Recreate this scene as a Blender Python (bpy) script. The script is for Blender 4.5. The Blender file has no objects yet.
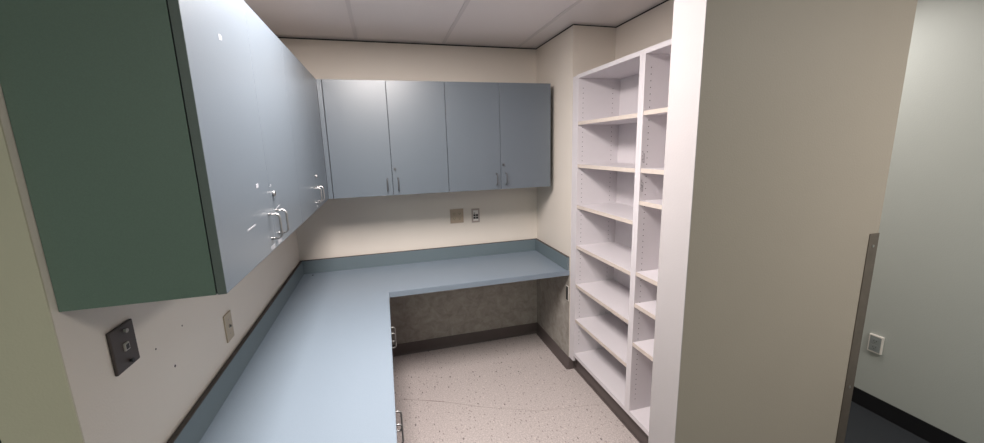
import bpy, bmesh, math, random
from mathutils import Matrix, Vector
random.seed(7)
scn = bpy.context.scene
COL = scn.collection

# ------------------------------------------------------------------ measures (metres)
XR1 = 1.9654      # alcove right wall plane / shelving front
XN = 2.2895       # back of the shelving recess
YJ = -0.649       # where the recess starts
YS1, YS2 = -2.077, -2.206   # partition closing the alcove (near jamb)
XP = 1.569        # jamb of that partition
XGE = 2.4190      # free end of the partition
XFR = 3.5831      # far corridor wall
YL = -2.2064      # free end of left partition
ZC = 2.532        # ceiling
H = 0.8089        # counter top
XC, YC = 0.6467, -0.6445
ZB = 0.9147       # backsplash top
XU, YU = 0.3064, -0.3914    # door fronts of wall cabinets
ZU, ZT = 1.4222, 2.1875

# ------------------------------------------------------------------ materials
def lin(c):
    return tuple((v/255/12.92) if v/255 <= .04045 else ((v/255+.055)/1.055)**2.4 for v in c)
def mat(name, col, rough=.5, metal=0.0, noise=None, bump=0.0, bscale=300, spec=.5, emit=None):
    m = bpy.data.materials.new(name); m.use_nodes = True
    nt = m.node_tree; b = nt.nodes['Principled BSDF']
    b.inputs['Base Color'].default_value = (*col, 1)
    b.inputs['Roughness'].default_value = rough
    b.inputs['Metallic'].default_value = metal
    b.inputs['Specular IOR Level'].default_value = spec
    tc = nt.nodes.new('ShaderNodeTexCoord')
    if noise:
        sc, amt = noise
        n = nt.nodes.new('ShaderNodeTexNoise'); n.inputs['Scale'].default_value = sc
        n.inputs['Detail'].default_value = 4
        nt.links.new(tc.outputs['Object'], n.inputs['Vector'])
        mx = nt.nodes.new('ShaderNodeMix'); mx.data_type = 'RGBA'
        mx.inputs[6].default_value = (*[c*(1-amt) for c in col], 1)
        mx.inputs[7].default_value = (*[min(1, c*(1+amt)) for c in col], 1)
        nt.links.new(n.outputs['Fac'], mx.inputs[0]); nt.links.new(mx.outputs[2], b.inputs['Base Color'])
    if bump:
        n2 = nt.nodes.new('ShaderNodeTexNoise'); n2.inputs['Scale'].default_value = bscale
        n2.inputs['Detail'].default_value = 3
        nt.links.new(tc.outputs['Object'], n2.inputs['Vector'])
        bp = nt.nodes.new('ShaderNodeBump'); bp.inputs['Strength'].default_value = bump
        bp.inputs['Distance'].default_value = .002
        nt.links.new(n2.outputs['Fac'], bp.inputs['Height']); nt.links.new(bp.outputs['Normal'], b.inputs['Normal'])
    if emit:
        b.inputs['Emission Color'].default_value = (*emit[0], 1); b.inputs['Emission Strength'].default_value = emit[1]
    return m

M = {}
M['paint'] = mat('cream_wall_paint', (.72, .655, .585), .6, noise=(5, .02), bump=.25, bscale=180)
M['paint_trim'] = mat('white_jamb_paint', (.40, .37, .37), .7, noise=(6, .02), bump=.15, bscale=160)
M['paint_grey'] = mat('grey_green_wall_paint', (.42, .44, .42), .6, noise=(3, .02), bump=.3, bscale=200)
M['paint_green_lit'] = mat('cream_paint_green_light_tint', (.58, .53, .41), .6, noise=(4, .02), bump=.2, bscale=180)  # cream wall paint with greenish outer-room light put into the colour
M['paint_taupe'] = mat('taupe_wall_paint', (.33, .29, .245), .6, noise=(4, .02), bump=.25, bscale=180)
M['laminate'] = mat('blue_grey_laminate', (.104, .126, .150), .38, noise=(420, .12), bump=.05, bscale=500, spec=.8)
_b = M['laminate'].node_tree.nodes['Principled BSDF']; _b.inputs['Coat Weight'].default_value = .4; _b.inputs['Coat Roughness'].default_value = .3
M['laminate_green_lit'] = mat('laminate_green_light_tint', (.133, .190, .155), .5, noise=(420, .12))  # same cabinet laminate, dim greenish light on the outer side put into the colour
M['laminate_green_lit2'] = mat('grey_green_door_edge', (.12, .145, .135), .5, noise=(420, .12))
M['counter'] = mat('blue_grey_counter_laminate', (.20, .245, .295), .40, noise=(380, .10), bump=.04, bscale=500)
M['splash'] = mat('slate_backsplash_laminate', (.135, .175, .195), .45, noise=(380, .10))
M['edge_dark'] = mat('worn_brown_edge', (.06, .05, .045), .6, noise=(30, .4))
M['gap'] = mat('dark_gap', (.012, .012, .014), .8)  # near-black fill standing in for the shade inside gaps
M['melamine'] = mat('white_melamine', (.68, .64, .66), .45, noise=(40, .015))
M['rawedge'] = mat('tan_shelf_edge', (.62, .54, .48), .55, noise=(60, .06))
M['hole'] = mat('peg_hole_dark', (.10, .085, .085), .8)
M['ink'] = mat('grey_ink', (.16, .14, .16), .8)
M['chrome'] = mat('satin_nickel', (.40, .395, .39), .42, 1.0)
M['nickel_shaded'] = mat('satin_nickel_shaded', (.16, .16, .165), .45, 1.0)  # darker copy of the nickel, dimmer reflections on back-wall hardware put into its colour
M['vinylbase'] = mat('brown_vinyl_base', (.105, .083, .078), .45, noise=(20, .08))
M['blackbase'] = mat('black_vinyl_base', (.006, .006, .008), .5)
M['carpet'] = mat('black_carpet', (.013, .016, .021), .85, noise=(300, .5), bump=.5, bscale=600)
M['plate_dark'] = mat('dark_brown_plastic', (.058, .044, .040), .55)
M['jackrim'] = mat('pale_jack_plastic', (.36, .33, .30), .4)
M['ivory'] = mat('ivory_plastic', (.42, .345, .25), .4)
M['tan_plate'] = mat('tan_plastic', (.44, .345, .26), .45)
M['steelplate'] = mat('brushed_plate', (.42, .36, .32), .4, .4)
M['whiteplastic'] = mat('white_plastic', (.72, .68, .64), .35)
M['greyplastic'] = mat('grey_plastic', (.24, .26, .26), .4)
M['black'] = mat('black_plastic', (.01, .01, .01), .5)
M['guard'] = mat('brushed_steel_guard', (.17, .142, .12), .42, .6, noise=(25, .25))
M['tile'] = mat('ceiling_tile', (.88, .825, .81), .9, noise=(160, .05), bump=.5, bscale=250)
M['tbar'] = mat('ceiling_grid_metal', (.76, .71, .70), .6)
M['sticker'] = mat('white_sticker', (.34, .35, .38), .5)
M['fixture'] = mat('white_fixture_metal', (.8, .8, .8), .4)
M['lens'] = mat('lit_lens', (.8, .8, .8), .5, emit=((1, .96, .9), 3))

def mottled():
    m = mat('mottled_grey_wallcovering', (.25, .23, .21), .7)
    nt = m.node_tree; b = nt.nodes['Principled BSDF']; tc = nt.nodes.new('ShaderNodeTexCoord')
    n = nt.nodes.new('ShaderNodeTexNoise'); n.inputs['Scale'].default_value = 14; n.inputs['Detail'].default_value = 6
    n.inputs['Roughness'].default_value = .65; n.inputs['Distortion'].default_value = .6
    nt.links.new(tc.outputs['Object'], n.inputs['Vector'])
    r = nt.nodes.new('ShaderNodeValToRGB'); r.color_ramp.elements[0].position = .33; r.color_ramp.elements[1].position = .68
    r.color_ramp.elements[0].color = (.26, .235, .205, 1); r.color_ramp.elements[1].color = (.40, .37, .335, 1)
    nt.links.new(n.outputs['Fac'], r.inputs[0]); nt.links.new(r.outputs[0], b.inputs['Base Color'])
    return m
M['mottle'] = mottled()

def vinyl():
    m = mat('speckled_beige_vinyl', (.5, .4, .36), .42)
    nt = m.node_tree; b = nt.nodes['Principled BSDF']; tc = nt.nodes.new('ShaderNodeTexCoord')
    def N(t): return nt.nodes.new(t)
    L = nt.links.new
    base = N('ShaderNodeTexNoise'); base.inputs['Scale'].default_value = 110; base.inputs['Detail'].default_value = 3
    L(tc.outputs['Object'], base.inputs['Vector'])
    r = N('ShaderNodeValToRGB'); r.color_ramp.elements[0].position = .36; r.color_ramp.elements[1].position = .66
    r.color_ramp.elements[0].color = (.44, .385, .365, 1); r.color_ramp.elements[1].color = (.62, .55, .53, 1)
    L(base.outputs['Fac'], r.inputs[0])
    prev = r.outputs[0]
    for sc, thr, keep, colr, st in ((30, .16, .80, (.10, .08, .075, 1), .75), (62, .26, .66, (.20, .155, .145, 1), .6), (48, .24, .78, (.70, .62, .58, 1), .5)):
        mp = N('ShaderNodeMapping'); mp.inputs['Rotation'].default_value = (0, 0, sc); mp.inputs['Scale'].default_value = (1, .5, 1)
        L(tc.outputs['Object'], mp.inputs[0])
        v = N('ShaderNodeTexVoronoi'); v.inputs['Scale'].default_value = sc; L(mp.outputs[0], v.inputs['Vector'])
        lt = N('ShaderNodeMath'); lt.operation = 'LESS_THAN'; lt.inputs[1].default_value = thr; L(v.outputs['Distance'], lt.inputs[0])
        sp = N('ShaderNodeSeparateColor'); L(v.outputs['Color'], sp.inputs[0])
        gt = N('ShaderNodeMath'); gt.operation = 'GREATER_THAN'; gt.inputs[1].default_value = keep; L(sp.outputs[0], gt.inputs[0])
        mu = N('ShaderNodeMath'); mu.operation = 'MULTIPLY'; L(lt.outputs[0], mu.inputs[0]); L(gt.outputs[0], mu.inputs[1])
        m2 = N('ShaderNodeMath'); m2.operation = 'MULTIPLY'; L(mu.outputs[0], m2.inputs[0]); m2.inputs[1].default_value = st
        mx = N('ShaderNodeMix'); mx.data_type = 'RGBA'; L(m2.outputs[0], mx.inputs[0]); L(prev, mx.inputs[6]); mx.inputs[7].default_value = colr
        prev = mx.outputs[2]
    L(prev, b.inputs['Base Color'])
    return m
M['vinyl'] = vinyl()
M['crack'] = mat('floor_seam', (.30, .24, .22), .7)

# ------------------------------------------------------------------ mesh helpers
class MB:
    def __init__(s): s.bm = bmesh.new(); s.mats = []
    def mi(s, m):
        if m not in s.mats: s.mats.append(m)
        return s.mats.index(m)
    def box(s, x0, x1, y0, y1, z0, z1, m, bev=0):
        x0, x1 = sorted((x0, x1)); y0, y1 = sorted((y0, y1)); z0, z1 = sorted((z0, z1))
        r = bmesh.ops.create_cube(s.bm, size=1, matrix=Matrix.Translation(((x0+x1)/2, (y0+y1)/2, (z0+z1)/2)) @ Matrix.Diagonal((x1-x0, y1-y0, z1-z0, 1)))
        vs = r['verts']; fs = {f for v in vs for f in v.link_faces}
        i = s.mi(m)
        for f in fs: f.material_index = i
        if bev:
            es = {e for v in vs for e in v.link_edges}
            bmesh.ops.bevel(s.bm, geom=list(es), offset=bev, segments=2, affect='EDGES', profile=.5)
        return s
    def prism(s, pts, lo, hi, m, axis='z'):
        i = s.mi(m); rings = []
        for t in (lo, hi):
            ring = []
            for a, b in pts:
                co = {'z': (a, b, t), 'x': (t, a, b), 'y': (a, t, b)}[axis]
                ring.append(s.bm.verts.new(co))
            rings.append(ring)
        n = len(pts)
        fs = [s.bm.faces.new(rings[0]), s.bm.faces.new(rings[1][::-1])]
        for k in range(n):
            fs.append(s.bm.faces.new((rings[0][k], rings[0][(k+1) % n], rings[1][(k+1) % n], rings[1][k])))
        for f in fs: f.material_index = i
        bmesh.ops.recalc_face_normals(s.bm, faces=fs)
        return s
    def cyl(s, c, r, depth, m, axis='z', seg=16, r2=None):
        rot = {'z': Matrix.Identity(4), 'x': Matrix.Rotation(math.pi/2, 4, 'Y'), 'y': Matrix.Rotation(math.pi/2, 4, 'X')}[axis]
        res = bmesh.ops.create_cone(s.bm, cap_ends=True, segments=seg, radius1=r, radius2=r if r2 is None else r2, depth=depth, matrix=Matrix.Translation(c) @ rot)
        i = s.mi(m)
        for f in {f for v in res['verts'] for f in v.link_faces}: f.material_index = i; f.smooth = len(f.verts) == 4
        return s
    def tube(s, pts, r, m, seg=10):
        i = s.mi(m); rings = []; pts = [Vector(p) for p in pts]; n = len(pts)
        for k, p in enumerate(pts):
            t = (pts[min(k+1, n-1)] - pts[max(k-1, 0)]).normalized()
            ref = Vector((0, 1, 0)) if abs(t.y) < .9 and s_ref[0] == 'y' else Vector((1, 0, 0))
            u = t.cross(ref).normalized(); v = t.cross(u)
            rings.append([s.bm.verts.new(p + r*(math.cos(a)*u + math.sin(a)*v)) for a in [2*math.pi*q/seg for q in range(seg)]])
        fs = []
        for a, b in zip(rings, rings[1:]):
            for q in range(seg):
                fs.append(s.bm.faces.new((a[q], a[(q+1) % seg], b[(q+1) % seg], b[q])))
        for f in fs: f.smooth = True
        fs += [s.bm.faces.new(rings[0][::-1]), s.bm.faces.new(rings[-1])]
        for f in fs: f.material_index = i
        bmesh.ops.recalc_face_normals(s.bm, faces=fs)
        return s
    def build(s, name, parent=None, origin=None, label=None):
        me = bpy.data.meshes.new(name)
        o = bpy.data.objects.new(name, me); COL.objects.link(o)
        w = Vector(origin) if origin is not None else (Vector(parent['_o']) if parent is not None and '_o' in parent.keys() else Vector((0, 0, 0)))
        bmesh.ops.translate(s.bm, verts=s.bm.verts, vec=-w)
        s.bm.to_mesh(me); s.bm.free()
        for m in s.mats: me.materials.append(m)
        o['_o'] = tuple(w)
        if parent is None: o.location = w
        else: o.parent = parent; o.location = w - Vector(parent['_o'])
        if label: o['label'] = label
        return o
s_ref = ['y']

def tag(o, label, cat, group=None, kind=None):
    o['label'] = label; o['category'] = cat
    if group: o['group'] = group
    if kind: o['kind'] = kind
    return o
def thing(name, loc, label, cat, group=None):
    o = bpy.data.objects.new(name, None); COL.objects.link(o); o.location = loc; o['_o'] = tuple(loc)
    o.empty_display_size = .05
    return tag(o, label, cat, group)
def struct(mb, name, parent=None):
    o = mb.build(name, parent)
    if parent is None: o['kind'] = 'structure'
    return o

# ------------------------------------------------------------------ room shell
T = .13
# floors
struct(MB().box(-T, XGE, YL, .12, -.05, 0, M['vinyl']), 'floor')
fl2 = MB().box(-1.9, XFR+.12, YL, -6.1, -.05, 0, M['carpet'])
fl2.box(XGE, XFR+.12, .12, YL, -.05, 0, M['carpet']).box(-1.9, -T, .12, YL, -.05, 0, M['carpet'])
struct(fl2, 'floor')
# faint seam in the vinyl
seam = MB()
pts = [(.663, -.622), (.93, -.735), (1.20, -.885), (1.555, -1.04)]
for (a, b), w in zip(zip(pts, pts[1:]), (.0014, .0010, .0005)):
    d = (Vector(b)-Vector(a)).normalized(); n = Vector((-d.y, d.x))*w
    seam.prism([(a[0]+n.x, a[1]+n.y), (b[0]+n.x, b[1]+n.y), (b[0]-n.x, b[1]-n.y), (a[0]-n.x, a[1]-n.y)], 0.0002, .0007, M['crack'])
a, b = (.84, -.697), (.96, -.748)
d = (Vector(b)-Vector(a)).normalized(); n = Vector((-d.y, d.x))*.0026
seam.prism([(a[0]+n.x, a[1]+n.y), (b[0]+n.x, b[1]+n.y), (b[0]-n.x, b[1]-n.y), (a[0]-n.x, a[1]-n.y)], 0.0003, .0009, M['crack'])
a, b = (1.56, -1.04), (2.0, -1.105)
d = (Vector(b)-Vector(a)).normalized(); n = Vector((-d.y, d.x))*.0006
seam.prism([(a[0]+n.x, a[1]+n.y), (b[0]+n.x, b[1]+n.y), (b[0]-n.x, b[1]-n.y), (a[0]-n.x, a[1]-n.y)], 0.0003, .0007, M['crack'])
o = seam.build('floor_seam'); o['kind'] = 'structure'

# walls
struct(MB().box(-T, 0, YL, 0, 0, ZC, M['paint']), 'wall_left')
o = struct(MB().box(-T, -.0002, YL-.004, YL-.0002, 0, ZC, M['paint_green_lit']), 'wall_left_end_tint')  # thin skin carrying the green-light tint on the wall end
struct(MB().box(-1.9, XFR+.12, 0, .12, 0, ZC, M['paint']), 'wall_back')
struct(MB().prism([(XR1, 0), (XR1, YJ), (XN, YJ), (XN, YS1), (XGE, YS1), (XGE, 0)], 0, ZC, M['paint']), 'wall_right')
wf = MB().box(XP, XGE, YS1, YS2, 0, ZC, M['paint_taupe'])
wfo = struct(wf, 'wall_front')
struct(MB().box(XP-.003, XP-.0002, YS1, YS2, 0, ZC, M['paint_trim']), 'trim_2')
struct(MB().box(XFR, XFR+.12, -6.1, 0, 0, ZC, M['paint_grey']), 'wall_far_right')
struct(MB().box(-1.9, -1.78, -6.1, 0, 0, ZC, M['paint_grey']), 'wall_far_left')
struct(MB().box(-1.78, XFR, -6.1, -5.98, 0, ZC, M['paint_grey']), 'wall_behind')

# ceiling with exposed grid
struct(MB().box(-1.9, XFR+.12, -6.1, .12, ZC, ZC+.08, M['tile']), 'ceiling')
g = MB()
xs = [-.676+.618*k for k in range(-1, 7)]      # ... .56, 1.18, 1.80 ...
xs = [.556-.622*k for k in (3, 2, 1)] + [.556, 1.192, 1.806, 2.43, 3.05]
for x in xs: g.box(x-.012, x+.012, -5.98, -.0, ZC-.004, ZC, M['tbar'])
for k in range(5): y = -1.25-1.22*k; g.box(-1.78, XFR, y-.012, y+.012, ZC-.0035, ZC, M['tbar'])
gr = g.build('ceiling_grid'); gr['kind'] = 'structure'
g = MB()
def angle(x0, x1, y0, y1):  g.box(x0, x1, y0, y1, ZC-.022, ZC-.0045, M['tbar'])
# wall angle: narrow shelf under the tiles and a dark shadow joint below it
g.box(0, XR1, -.020, -.0005, ZC-.0065, ZC-.0045, M['tbar']); g.box(0, XR1, -.004, -.0005, ZC-.015, ZC-.0065, M['gap'])
g.box(XR1-.020, XR1-.0005, YJ, -.020, ZC-.0065, ZC-.0045, M['tbar']); g.box(XR1-.004, XR1-.0005, YJ, 0, ZC-.014, ZC-.0065, M['gap'])
g.box(XR1-.020, XN, YJ-.020, YJ-.0005, ZC-.0065, ZC-.0045, M['tbar']); g.box(XR1, XN, YJ-.004, YJ-.0005, ZC-.013, ZC-.0065, M['gap'])
g.box(XN-.020, XN-.0005, YS1, YJ-.02, ZC-.0065, ZC-.0045, M['tbar']); g.box(XN-.004, XN-.0005, YS1, YJ, ZC-.014, ZC-.0065, M['gap'])
g.build('trim_3')['kind'] = 'structure'

# mottled wallcovering below the counter
struct(MB().box(.62, XR1-.0002, -.003, -.0002, 0, H-.0375, M['mottle']), 'trim_4')
struct(MB().box(XR1-.003, XR1-.0002, -.003, YJ+.004, 0, H-.0375, M['mottle']), 'trim_5')

# vinyl cove bases
cove = [(0, 0), (0, .1), (.004, .1), (.006, .03), (.010, .012), (.020, .002), (.020, 0)]
mb = MB().prism([(-.0035-a, b) for a, b in cove], .63, XR1-.0035, M['vinylbase'], 'x')
struct(mb, 'baseboard_back')
mb = MB().prism([(XR1-.0035-a, b) for a, b in cove], -.004, YJ-.004, M['vinylbase'], 'y')
mb.box(XR1-.0095, XR1+.045, YJ-.0005, YJ-.012, 0, .1, M['vinylbase'])
struct(mb, 'baseboard_right')
mb = MB().box(XFR-.006, XFR-.0002, -5.98, -.001, 0, .107, M['blackbase'])
struct(mb, 'baseboard_far_right')
mb = MB().box(XP, XGE-.05, YS2-.006, YS2-.0002, 0, .107, M['blackbase'])
struct(mb, 'baseboard_front')

# ------------------------------------------------------------------ countertop
ct = thing('countertop', (XC/2, YC, 0.77), 'L-shaped blue-grey laminate countertop running along left and back walls with low backsplash', 'countertop')
s = MB()
pts = [(.001, -.001), (XR1-.0035, -.001), (XR1-.0035, YC), (XC, YC), (XC, -2.19), (.001, -2.19)]
s.prism(pts, H-.037, H, M['counter'])
es = [e for e in s.bm.edges if all(abs(v.co.z-H) < 1e-5 for v in e.verts)]
bmesh.ops.bevel(s.bm, geom=es, offset=.0025, segments=2, affect='EDGES')
s.build('slab', ct)
def splash(x0, x1, y0, y1, top):
    b = MB().box(x0, x1, y0, y1, H+.0003, ZB-.003, M['splash'], .0008).build('backsplash', ct, label='darker slate-blue backsplash')
    MB().box(*top, ZB-.0029, ZB, M['edge_dark']).build('top_edge', b, label='worn dark brown top edge')
splash(.004, .022, -2.19, -.0225, (.004, .021, -2.19, -.02))
splash(.004, XR1-.023, -.022, -.002, (.004, XR1-.023, -.02, -.002))
splash(XR1-.0225, XR1-.0035, -.6398, -.002, (XR1-.0215, XR1-.0035, -.6398, -.002))
mb = MB().prism([(.088, -.073), (.094, -.0705), (.100, -.075), (.097, -.081), (.090, -.0815)], H, H+.004, M['black'])
tag(mb.build('debris_chip', origin=(.094, -.076, H)), 'tiny black chip lying on the counter near the back left corner', 'debris')

# ------------------------------------------------------------------ cabinet hardware
def c_handle(parent, face, pos, a, z0, z1, out=.031, r=.0036, m='chrome'):
    """vertical wire pull; face 'x': door faces +x, face 'y': door faces -y; a = the other horizontal coordinate"""
    prof = [(0, z1), (out*.55, z1)]
    rad = .014
    for k in range(7):
        t = math.pi/2*k/6; prof.append((out-rad+rad*math.sin(t), z1-rad+rad*math.cos(t)))
    for k in range(7):
        t = math.pi/2*k/6; prof.append((out-rad+rad*math.cos(t), z0+rad-rad*math.sin(t)))
    prof += [(out*.55, z0), (0, z0)]
    mb = MB()
    if face == 'x':
        s_ref[0] = 'y'; mb.tube([(pos+d, a, z) for d, z in prof], r, M['chrome'])
        for z in (z0, z1): mb.cyl((pos+.0015, a, z), .0045, .003, M['chrome'], 'x')
    else:
        s_ref[0] = 'x'; mb.tube([(a, pos-d, z) for d, z in prof], r, M['nickel_shaded'])
        for z in (z0, z1): mb.cyl((a, pos-.0015, z), .0045, .003, M['nickel_shaded'], 'y')
    return mb.build('handle', parent, label='satin metal wire pull')
def lock(parent, face, pos, a, z):
    mb = MB()
    if face == 'x': mb.cyl((pos+.004, a, z), .0095, .008, M['chrome'], 'x', 20).box(pos+.0078, pos+.0086, a-.001, a+.001, z-.006, z+.006, M['black'])
    else: mb.cyl((a, pos-.004, z), .0095, .008, M['nickel_shaded'], 'y', 20).box(a-.001, a+.001, pos-.0086, pos-.0078, z-.006, z+.006, M['black'])
    return mb.build('lock', parent, label='round metal cam lock')

TD = .0185; GAP = .003
# wall cabinets on the left wall
def left_cab(y0, ym, y1, label, end_panel=False, wide=False):
    t = thing('wall_cabinet', (.001, (y0+y1)/2, ZU), label, 'cabinet', 'wall cabinets')
    xb = XU-TD-.003
    m = MB().box(.001, xb, y0-.0, y1, ZU, ZT, M['laminate'])
    if end_panel: m = MB().box(.001, xb, y0, y1-.0, ZU, ZT, M['laminate'])
    m.build('body', t)
    if end_panel:
        MB().box(.001, xb, y0-.0015, y0-.0001, ZU, ZT, M['laminate_green_lit']).build('end_panel', t, label='end panel, same laminate with dim green light in its colour')
    ds = []
    for a, b in ((y0 if not end_panel else y0-.0015, ym), (ym, y1)):
        d = MB().box(XU-TD, XU, a+(0 if a < y0+1e-6 and end_panel else .0006), b-.0006, ZU, ZT, M['laminate'], .0008)
        if end_panel and a < y0: d.box(XU-TD, XU-.0003, a-.0006, a-.0001, ZU, ZT, M['laminate_green_lit2'])
        ds.append(d.build('door', t))
    # near-black sheet painting the shade in the gap behind the doors
    MB().box(xb+.0001, XU-TD-.0001, y0+.002, y1-.002, ZU+.003, ZT-.003, M['gap']).build('door_gap_shade', t, label='dark sheet painting the shade behind doors')
    c_handle(ds[0], 'x', XU, ym-.045, 1.462, 1.542); c_handle(ds[1], 'x', XU, ym+.045, 1.462, 1.542)
    lock(ds[1], 'x', XU, ym+.034, 1.6)
    return t, ds
t, ds = left_cab(-2.1885, -1.745, -1.294, 'blue-grey wall cabinet on left wall nearest viewer, with dim green light put into the colour of its outer side panel', True)
def sticker(par, y, z, w, h, ang, m='sticker'):
    mb = MB().box(XU+.0001, XU+.0006, -w/2, w/2, -h/2, h/2, M[m])
    bmesh.ops.rotate(mb.bm, verts=mb.bm.verts, cent=(0, 0, 0), matrix=Matrix.Rotation(ang, 3, 'X'))
    bmesh.ops.translate(mb.bm, verts=mb.bm.verts, vec=(0, y, z))
    mb.build('sticker', par, label='torn bit of white sticker')
sticker(ds[0], -1.79, 1.434, .045, .014, 0); sticker(ds[1], -1.70, 1.434, .045, .014, 0)
sticker(ds[0], -1.865, 1.64, .022, .012, .1); sticker(ds[0], -1.965, 1.532, .07, .004, .04); sticker(ds[1], -1.66, 1.55, .05, .003, .12)
sticker(ds[0], -1.99, 2.02, .018, .012, .1); sticker(ds[1], -1.722, 1.628, .006, .010, 0)
t, ds = left_cab(-1.294, -.845, -.400, 'blue-grey wall cabinet on left wall, the far one next to the back corner')
mb = MB().cyl((XU+.0005, -.865, 1.437), .009, .001, M['sticker'], 'x'); mb.build('sticker', ds[0], label='round white sticker')

# wall cabinets on the back wall
def back_cab(x0, xm, x1, label, filler=False):
    t = thing('wall_cabinet', ((x0+x1)/2, -.001, ZU), label, 'cabinet', 'wall cabinets')
    yb = YU+TD+.003
    MB().box(x0, x1, -.001, yb, ZU, ZT, M['laminate']).build('body', t)
    ds = [MB().box(a+GAP/2, b-GAP/2, YU, YU+TD, ZU, ZT, M['laminate'], .0008).build('door', t) for a, b in ((x0, xm), (xm, x1))]
    MB().box(x0+.002, x1-.002, YU+TD+.0001, yb-.0001, ZU+.003, ZT-.003, M['gap']).build('door_gap_shade', t, label='dark sheet painting the shade behind doors')
    c_handle(ds[0], 'y', YU, xm-.037, 1.458, 1.542); c_handle(ds[1], 'y', YU, xm+.037, 1.458, 1.542)
    lock(ds[1], 'y', YU, xm+.020, 1.604)
    if filler:
        MB().box(XU+.0004, x0-.003, YU, YU+TD, ZU, ZT, M['laminate']).build('corner_filler', t)
        MB().box(.2895, x0-.001, YU+TD+.0003, -.001, ZU, ZT, M['gap']).build('filler_backing', t)
    return t
back_cab(.338, .730, 1.122, 'blue-grey two-door wall cabinet on back wall, next to the left corner', True)
back_cab(1.1225, 1.5175, 1.9202, 'blue-grey two-door wall cabinet at right end of back wall, above the outlets')

# base cabinets under the left leg of the counter
XF = .628
def base_cab(y0, ym, y1, label, filler=None):
    t = thing('base_cabinet', (XF/2, (y0+y1)/2, 0), label, 'cabinet', 'base cabinets')
    MB().box(.003, XF-TD-.003, y0, filler or y1, .10, H-.0375, M['laminate']).build('body', t)
    MB().box(.003, XF-.08, y0, (filler or y1), 0, .0995, M['vinylbase']).build('toe_kick', t)
    if filler: MB().box(XF-TD-.0025, XF-.001, y1+.002, YC+.02 if YC+.02 > y1+.002 else y1+.10, .10, H-.04, M['laminate']).build('filler_panel', t)
    ds = [MB().box(XF-TD, XF, a+GAP/2, b-GAP/2, .105, H-.045, M['laminate'], .0008).build('door', t) for a, b in ((y0, ym), (ym, y1))]
    c_handle(ds[0], 'x', XF, ym-.04, .59, .68, .038, .0042); c_handle(ds[1], 'x', XF, ym+.04, .59, .68, .038, .0042)
    lock(ds[1], 'x', XF, ym+.02, .70)
base_cab(-2.125, -1.735, -1.3405, 'blue-grey base cabinet under left counter, the one nearest the viewer')
base_cab(-1.340, -.945, -.55, 'blue-grey base cabinet under left counter beside the open knee space', filler=-.004)

# ------------------------------------------------------------------ shelving units in the recess
XB = XN-.0015
def peg_column(mb, ysurf, side, x, z0=.25, z1=2.13):
    z = z0
    i = mb.mi(M['hole'])
    while z < z1:
        res = bmesh.ops.create_cone(mb.bm, cap_ends=True, segments=8, radius1=.0028, radius2=.0028, depth=.0006,
                                    matrix=Matrix.Translation((x, ysurf+side*.0001, z)) @ Matrix.Rotation(math.pi/2, 4, 'X'))
        for f in {f for v in res['verts'] for f in v.link_faces}: f.material_index = i
        z += .032
def shelving(y_far, y_near, shelf_z, label, filler=None, far_t=.02, near_t=.02):
    t = thing('shelving_unit', ((XR1+XB)/2, (y_far+y_near)/2, 0), label, 'shelves', 'open shelving units in the recess')
    zt, zb = 2.1936, .1486
    def side(y0, y1, face):
        mb = MB().box(XR1, XB, y0, y1, zb, zt, M['melamine'])
        ys = {'-': min(y0, y1), '+': max(y0, y1)}[face]
        for x in (XR1+.037, XR1+.262): peg_column(mb, ys, -1 if face == '-' else 1, x)
        return mb.build('side_panel', t)
    sp = side(y_far, y_far-far_t, '-')
    side(y_near+near_t, y_near, '+')
    a, b = y_far-far_t-.0005, y_near+near_t+.0005
    MB().box(XR1, XB, a, b, zt-.024, zt, M['melamine']).build('top_panel', t)
    MB().box(XR1, XB, a, b, zb, zb+.028, M['melamine']).build('bottom_panel', t)
    MB().box(XB-.006, XB, a, b, zb+.0285, zt-.0245, M['melamine']).build('back_panel', t)
    MB().box(XR1+.0455, XR1+.06, (filler or y_far) - (.013 if filler else 0), y_near, 0, .10, M['vinylbase']).box(XR1+.060, XR1+.07, y_far, y_near, .1, zb-.0005, M['gap']).box(XR1+.038, XR1+.0455, (filler or y_far) - (.013 if filler else 0), y_near, 0, .010, M['vinylbase']).build('toe_kick', t, label='dark brown toe kick')
    for z in shelf_z:
        th = .022
        s = MB().box(XR1+.004, XB-.008, a-.001, b+.001, z-th, z, M['melamine']).build('shelf', t)
        MB().box(XR1+.0015, XR1+.0038, a-.001, b+.001, z-th, z, M['rawedge']).build('edge_band', s, label='tan front edge')
    if filler:
        MB().box(XR1+.002, XR1+.02, filler, y_far+.0008, .1, zt-.004, M['melamine']).build('filler_strip', t)
    return t, sp
shelving(-.712, -1.3935, [1.889, 1.603, 1.318, 1.025, .731, .456], 'white open shelving unit with six shelves, the farther one, next to the right alcove wall', filler=YJ-.0015)
t, sp = shelving(-1.394, YS1+.0015, [1.896, 1.605, 1.435, 1.040, .856, .620], 'white open shelving unit with unevenly spaced shelves, partly hidden behind the white wall end', far_t=.024)
# small illegible pencilled marks beside the peg column
for zc in (1.662, 1.512):
    mb = MB(); y = -1.394-.024-.0002
    for k in range(9):
        z = zc+.030-k*.007+random.uniform(-.001, .001)
        x = XR1+.006+.004*(k % 3)/2
        mb.box(x, x+random.uniform(.005, .011), y-.0004, y, z, z+.0026, M['ink'])
    mb.box(XR1+.019, XR1+.021, y-.0004, y, zc-.03, zc+.02, M['ink'])
    mb.build('pencil_mark', sp, label='small grey pencilled figures')

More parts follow.
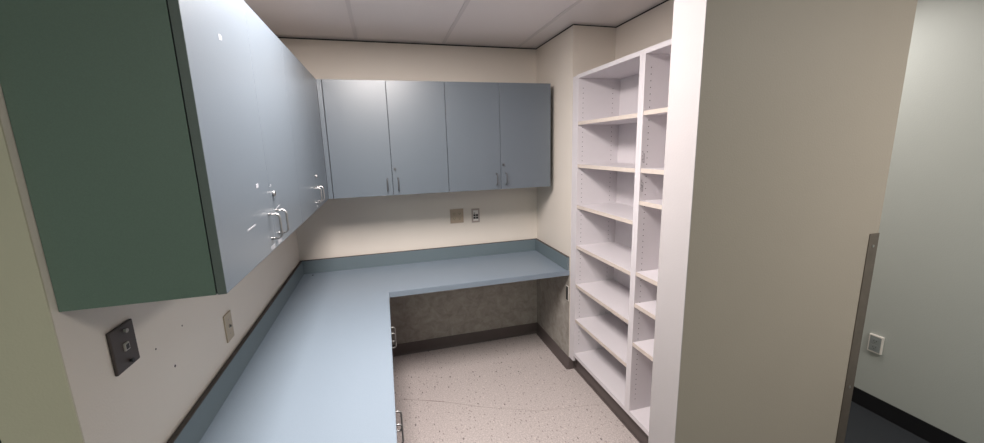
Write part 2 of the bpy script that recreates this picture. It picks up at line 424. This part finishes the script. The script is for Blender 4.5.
# ------------------------------------------------------------------ plates and outlets
def face_map(kind, pos, a, z):
    """returns box fn placing (u = along wall, d = out of wall, v = up)"""
    if kind == 'x+':   return lambda mb, u0, u1, d0, d1, v0, v1, m, bev=0: mb.box(pos+d0, pos+d1, a+u0, a+u1, z+v0, z+v1, m, bev)
    if kind == 'x-':   return lambda mb, u0, u1, d0, d1, v0, v1, m, bev=0: mb.box(pos-d1, pos-d0, a+u0, a+u1, z+v0, z+v1, m, bev)
    return lambda mb, u0, u1, d0, d1, v0, v1, m, bev=0: mb.box(a+u0, a+u1, pos-d1, pos-d0, z+v0, z+v1, m, bev)
# dark phone plate on left wall
c = (0.0, -2.036, 1.263)
t = thing('phone_plate', c, 'dark brown wall-phone plate on left wall below the near cabinet', 'wall plate')
F = face_map('x+', c[0], c[1], c[2])
mb = MB(); F(mb, -.046, .046, 0, .008, -.057, .057, M['plate_dark'], .003); mb.build('cover', t)
mb = MB(); F(mb, -.009, .009, .0078, .0125, -.010, .010, M['jackrim'], .001); F(mb, -.0055, .0055, .0126, .0132, -.0065, .0065, M['black']); mb.build('jack', t)
for zz in (.040, -.042):
    mb = MB().cyl((c[0]+.0105, c[1]+.006, c[2]+zz), .004, .006, M['jackrim' if zz > 0 else 'black'], 'x'); mb.cyl((c[0]+.0145, c[1]+.006, c[2]+zz), .0055, .002, M['jackrim' if zz > 0 else 'black'], 'x')
    mb.build('mounting_stud', t)
# ivory jack plate
c = (0.0, -1.420, 1.031)
t = thing('jack_plate', c, 'ivory single jack plate on left wall just above the counter backsplash', 'wall plate')
F = face_map('x+', *c)
mb = MB(); F(mb, -.036, .036, 0, .006, -.058, .058, M['ivory'], .002); mb.build('cover', t)
mb = MB().cyl((c[0]+.008, c[1], c[2]+.002), .0075, .005, M['jackrim'], 'x').cyl((c[0]+.011, c[1], c[2]+.002), .005, .002, M['black'], 'x'); mb.build('jack', t)
for zz in (.03, -.03): MB().cyl((c[0]+.0065, c[1], c[2]+zz), .003, .0014, M['steelplate'], 'x').build('screw', t)
# screw holes in left wall
for (y, z, r, lab) in ((-1.907, 1.188, .003, 'small nail hole in left wall nearest the dark phone plate'), (-1.752, 1.189, .0028, 'faint small hole in left wall, the highest of three under the cabinet'), (-1.832, 1.091, .0042, 'dark screw hole in left wall, the lowest of three under the cabinet')):
    tag(MB().cyl((.0003, y, z), r, .0008, M['hole'], 'x').build('screw_hole', origin=(0, y, z)), lab, 'screw hole')

def duplex(t, F, du, body, slot, d=.0062):
    for dv in (.020, -.020):
        mb = MB(); F(mb, du-.0165, du+.0165, d, d+.002, dv-.0145, dv+.0145, body, .0008)
        F(mb, du-.0075, du-.0055, d+.0019, d+.0024, dv-.003, dv+.006, slot); F(mb, du+.0055, du+.0075, d+.0019, d+.0024, dv-.003, dv+.006, slot)
        F(mb, du-.002, du+.002, d+.0019, d+.0024, dv-.011, dv-.007, slot)
        mb.build('receptacle', t)
# double plate on back wall
c = (-.0003, 1.240, 1.173)
t = thing('outlet_plate', (1.240, 0, 1.173), 'tan square double outlet plate on back wall under the cabinets', 'outlet')
F = face_map('y', 0, 1.240, 1.173)
mb = MB(); F(mb, -.057, .057, 0, .006, -.060, .060, M['tan_plate'], .002); mb.build('cover', t)
duplex(t, F, -.024, M['ivory'], M['hole']); duplex(t, F, .024, M['ivory'], M['hole'])
# data plate
t = thing('data_plate', (1.402, 0, 1.166), 'narrow data plate with four black jacks on back wall, right of the tan outlet', 'wall plate')
F = face_map('y', 0, 1.402, 1.166)
mb = MB(); F(mb, -.035, .035, 0, .006, -.060, .060, M['steelplate'], .002); mb.build('cover', t)
mb = MB(); F(mb, -.022, .022, .0061, .008, -.045, .045, M['whiteplastic'], .0006); mb.build('insert', t, label='white insert')
for u in (-.011, .011):
    for v_ in (.003, -.019):
        mb = MB(); F(mb, u-.0092, u+.0092, .0081, .0088, v_-.009, v_+.009, M['black']); mb.build('jack', t, label='black jack opening')
mb = MB(); F(mb, -.018, -.004, .0081, .0088, .019, .025, M['black']); mb.build('label_slot', t)
# plate below counter on the right wall
t = thing('outlet_plate', (XR1-.0032, -.600, .62), 'white-rimmed plate with black outlet on right wall just below the counter', 'outlet')
F = face_map('x-', XR1-.0032, -.618, .620)
mb = MB(); F(mb, -.020, .020, 0, .004, -.060, .060, M['whiteplastic'], .0015); mb.build('cover', t)
mb = MB(); F(mb, -.016, .014, .0041, .007, -.054, .054, M['black'], .001); mb.build('receptacle', t, label='black insert')
# outlet on corridor wall
t = thing('outlet_box', (XFR-.0002, -1.658, .454), 'white raised outlet low on the grey-green corridor wall', 'outlet')
F = face_map('x-', XFR-.0002, -1.658, .454)
mb = MB(); F(mb, -.036, .036, 0, .016, -.058, .058, M['whiteplastic'], .003); mb.build('cover', t)
mb = MB(); F(mb, -.029, .029, .0161, .0168, -.05, .05, M['greyplastic']); mb.build('face', t, label='grey face'); duplex(t, F, 0, M['greyplastic'], M['black'], .0169)

# corner guard
t = thing('corner_guard', (XGE, YS2, 0), 'brushed metal corner guard on the end of the taupe partition wall', 'corner guard')
mb = MB().prism([(XGE-.047, YS2-.0004), (XGE-.047, YS2-.0024), (XGE+.0024, YS2-.0024), (XGE+.0024, YS2+.047), (XGE+.0004, YS2+.047), (XGE+.0004, YS2-.0004)], .108, 1.386, M['guard'])
mb.build('plate', t)
for z, x in ((1.338, XGE-.022), (.757, XGE-.022)):
    MB().cyl((x, YS2-.0032, z), .0055, .0015, M['chrome'], 'y').build('screw', t)

# ------------------------------------------------------------------ ceiling fixtures (troffers under the tiles, the last one added as fill)
def fixture(cx, cy, w, l, watt, colr, label):
    t = thing('ceiling_light', (cx, cy, ZC-.03), label, 'ceiling light', 'recessed ceiling lights')
    z0, z1 = ZC-.022, ZC-.0046; f = .022
    mb = MB().box(cx-w/2, cx+w/2, cy-l/2, cy-l/2+f, z0, z1, M['fixture']).box(cx-w/2, cx+w/2, cy+l/2-f, cy+l/2, z0, z1, M['fixture'])
    mb.box(cx-w/2, cx-w/2+f, cy-l/2+f, cy+l/2-f, z0, z1, M['fixture']).box(cx+w/2-f, cx+w/2, cy-l/2+f, cy+l/2-f, z0, z1, M['fixture'])
    mb.build('frame', t)
    MB().box(cx-w/2+f, cx+w/2-f, cy-l/2+f, cy+l/2-f, z1-.004, z1, M['lens']).build('diffuser', t, label='lit diffuser')
    d = bpy.data.lights.new('lamp', 'AREA'); d.shape = 'RECTANGLE'; d.size = w-.06; d.size_y = l-.06
    d.energy = watt; d.color = colr
    o = bpy.data.objects.new('lamp', d); COL.objects.link(o); o.parent = t; o.location = (0, 0, .012)
    return t
fixture(.66, -1.72, .60, .90, 57, (1, .93, .90), 'long ceiling light above the alcove')
fixture(3.0, -1.30, .60, .60, 9, (1, .95, .92), 'square ceiling light in the side corridor')
fixture(2.7, -3.45, .60, .60, 31, (1, .95, .88), 'square ceiling light in the outer room opposite the partition')
fixture(-.1, -4.9, .60, 1.18, 26, (.88, 1, .88), 'long ceiling light added as unseen fill at the back of the outer room')  # added lamp, greenish fill for the alcove from behind the camera

w = bpy.data.worlds.new('world'); scn.world = w; w.use_nodes = True
w.node_tree.nodes['Background'].inputs[0].default_value = (.5, .5, .5, 1)
w.node_tree.nodes['Background'].inputs[1].default_value = .05

# ------------------------------------------------------------------ camera
yaw, pitch, roll, fpx = .2709, .1909, -.0267, 384.573
cyw, sy, cp, sp_ = math.cos(yaw), math.sin(yaw), math.cos(pitch), math.sin(pitch)
fw = Vector((sy*cp, cyw*cp, -sp_)); rt = Vector((cyw, -sy, 0)); up = rt.cross(fw)
c_, s_ = math.cos(roll), math.sin(roll)
r2 = c_*rt + s_*up; u2 = -s_*rt + c_*up
cam = bpy.data.cameras.new('camera'); co = bpy.data.objects.new('camera', cam); COL.objects.link(co)
cam.sensor_fit = 'HORIZONTAL'; cam.sensor_width = 36; cam.lens = fpx/984*36; cam.clip_start = .02
mw = Matrix((r2, u2, -fw)).transposed().to_4x4(); mw.translation = (.670, -3.1568, 1.7348)
co.matrix_world = mw
scn.camera = co
scn.view_settings.view_transform = 'Standard'; scn.view_settings.look = 'None'
scn.view_settings.gamma = 1; scn.view_settings.exposure = 0.3; scn.view_settings.use_curve_mapping = False
for o in list(bpy.data.objects):
    if '_o' in o.keys(): del o['_o']
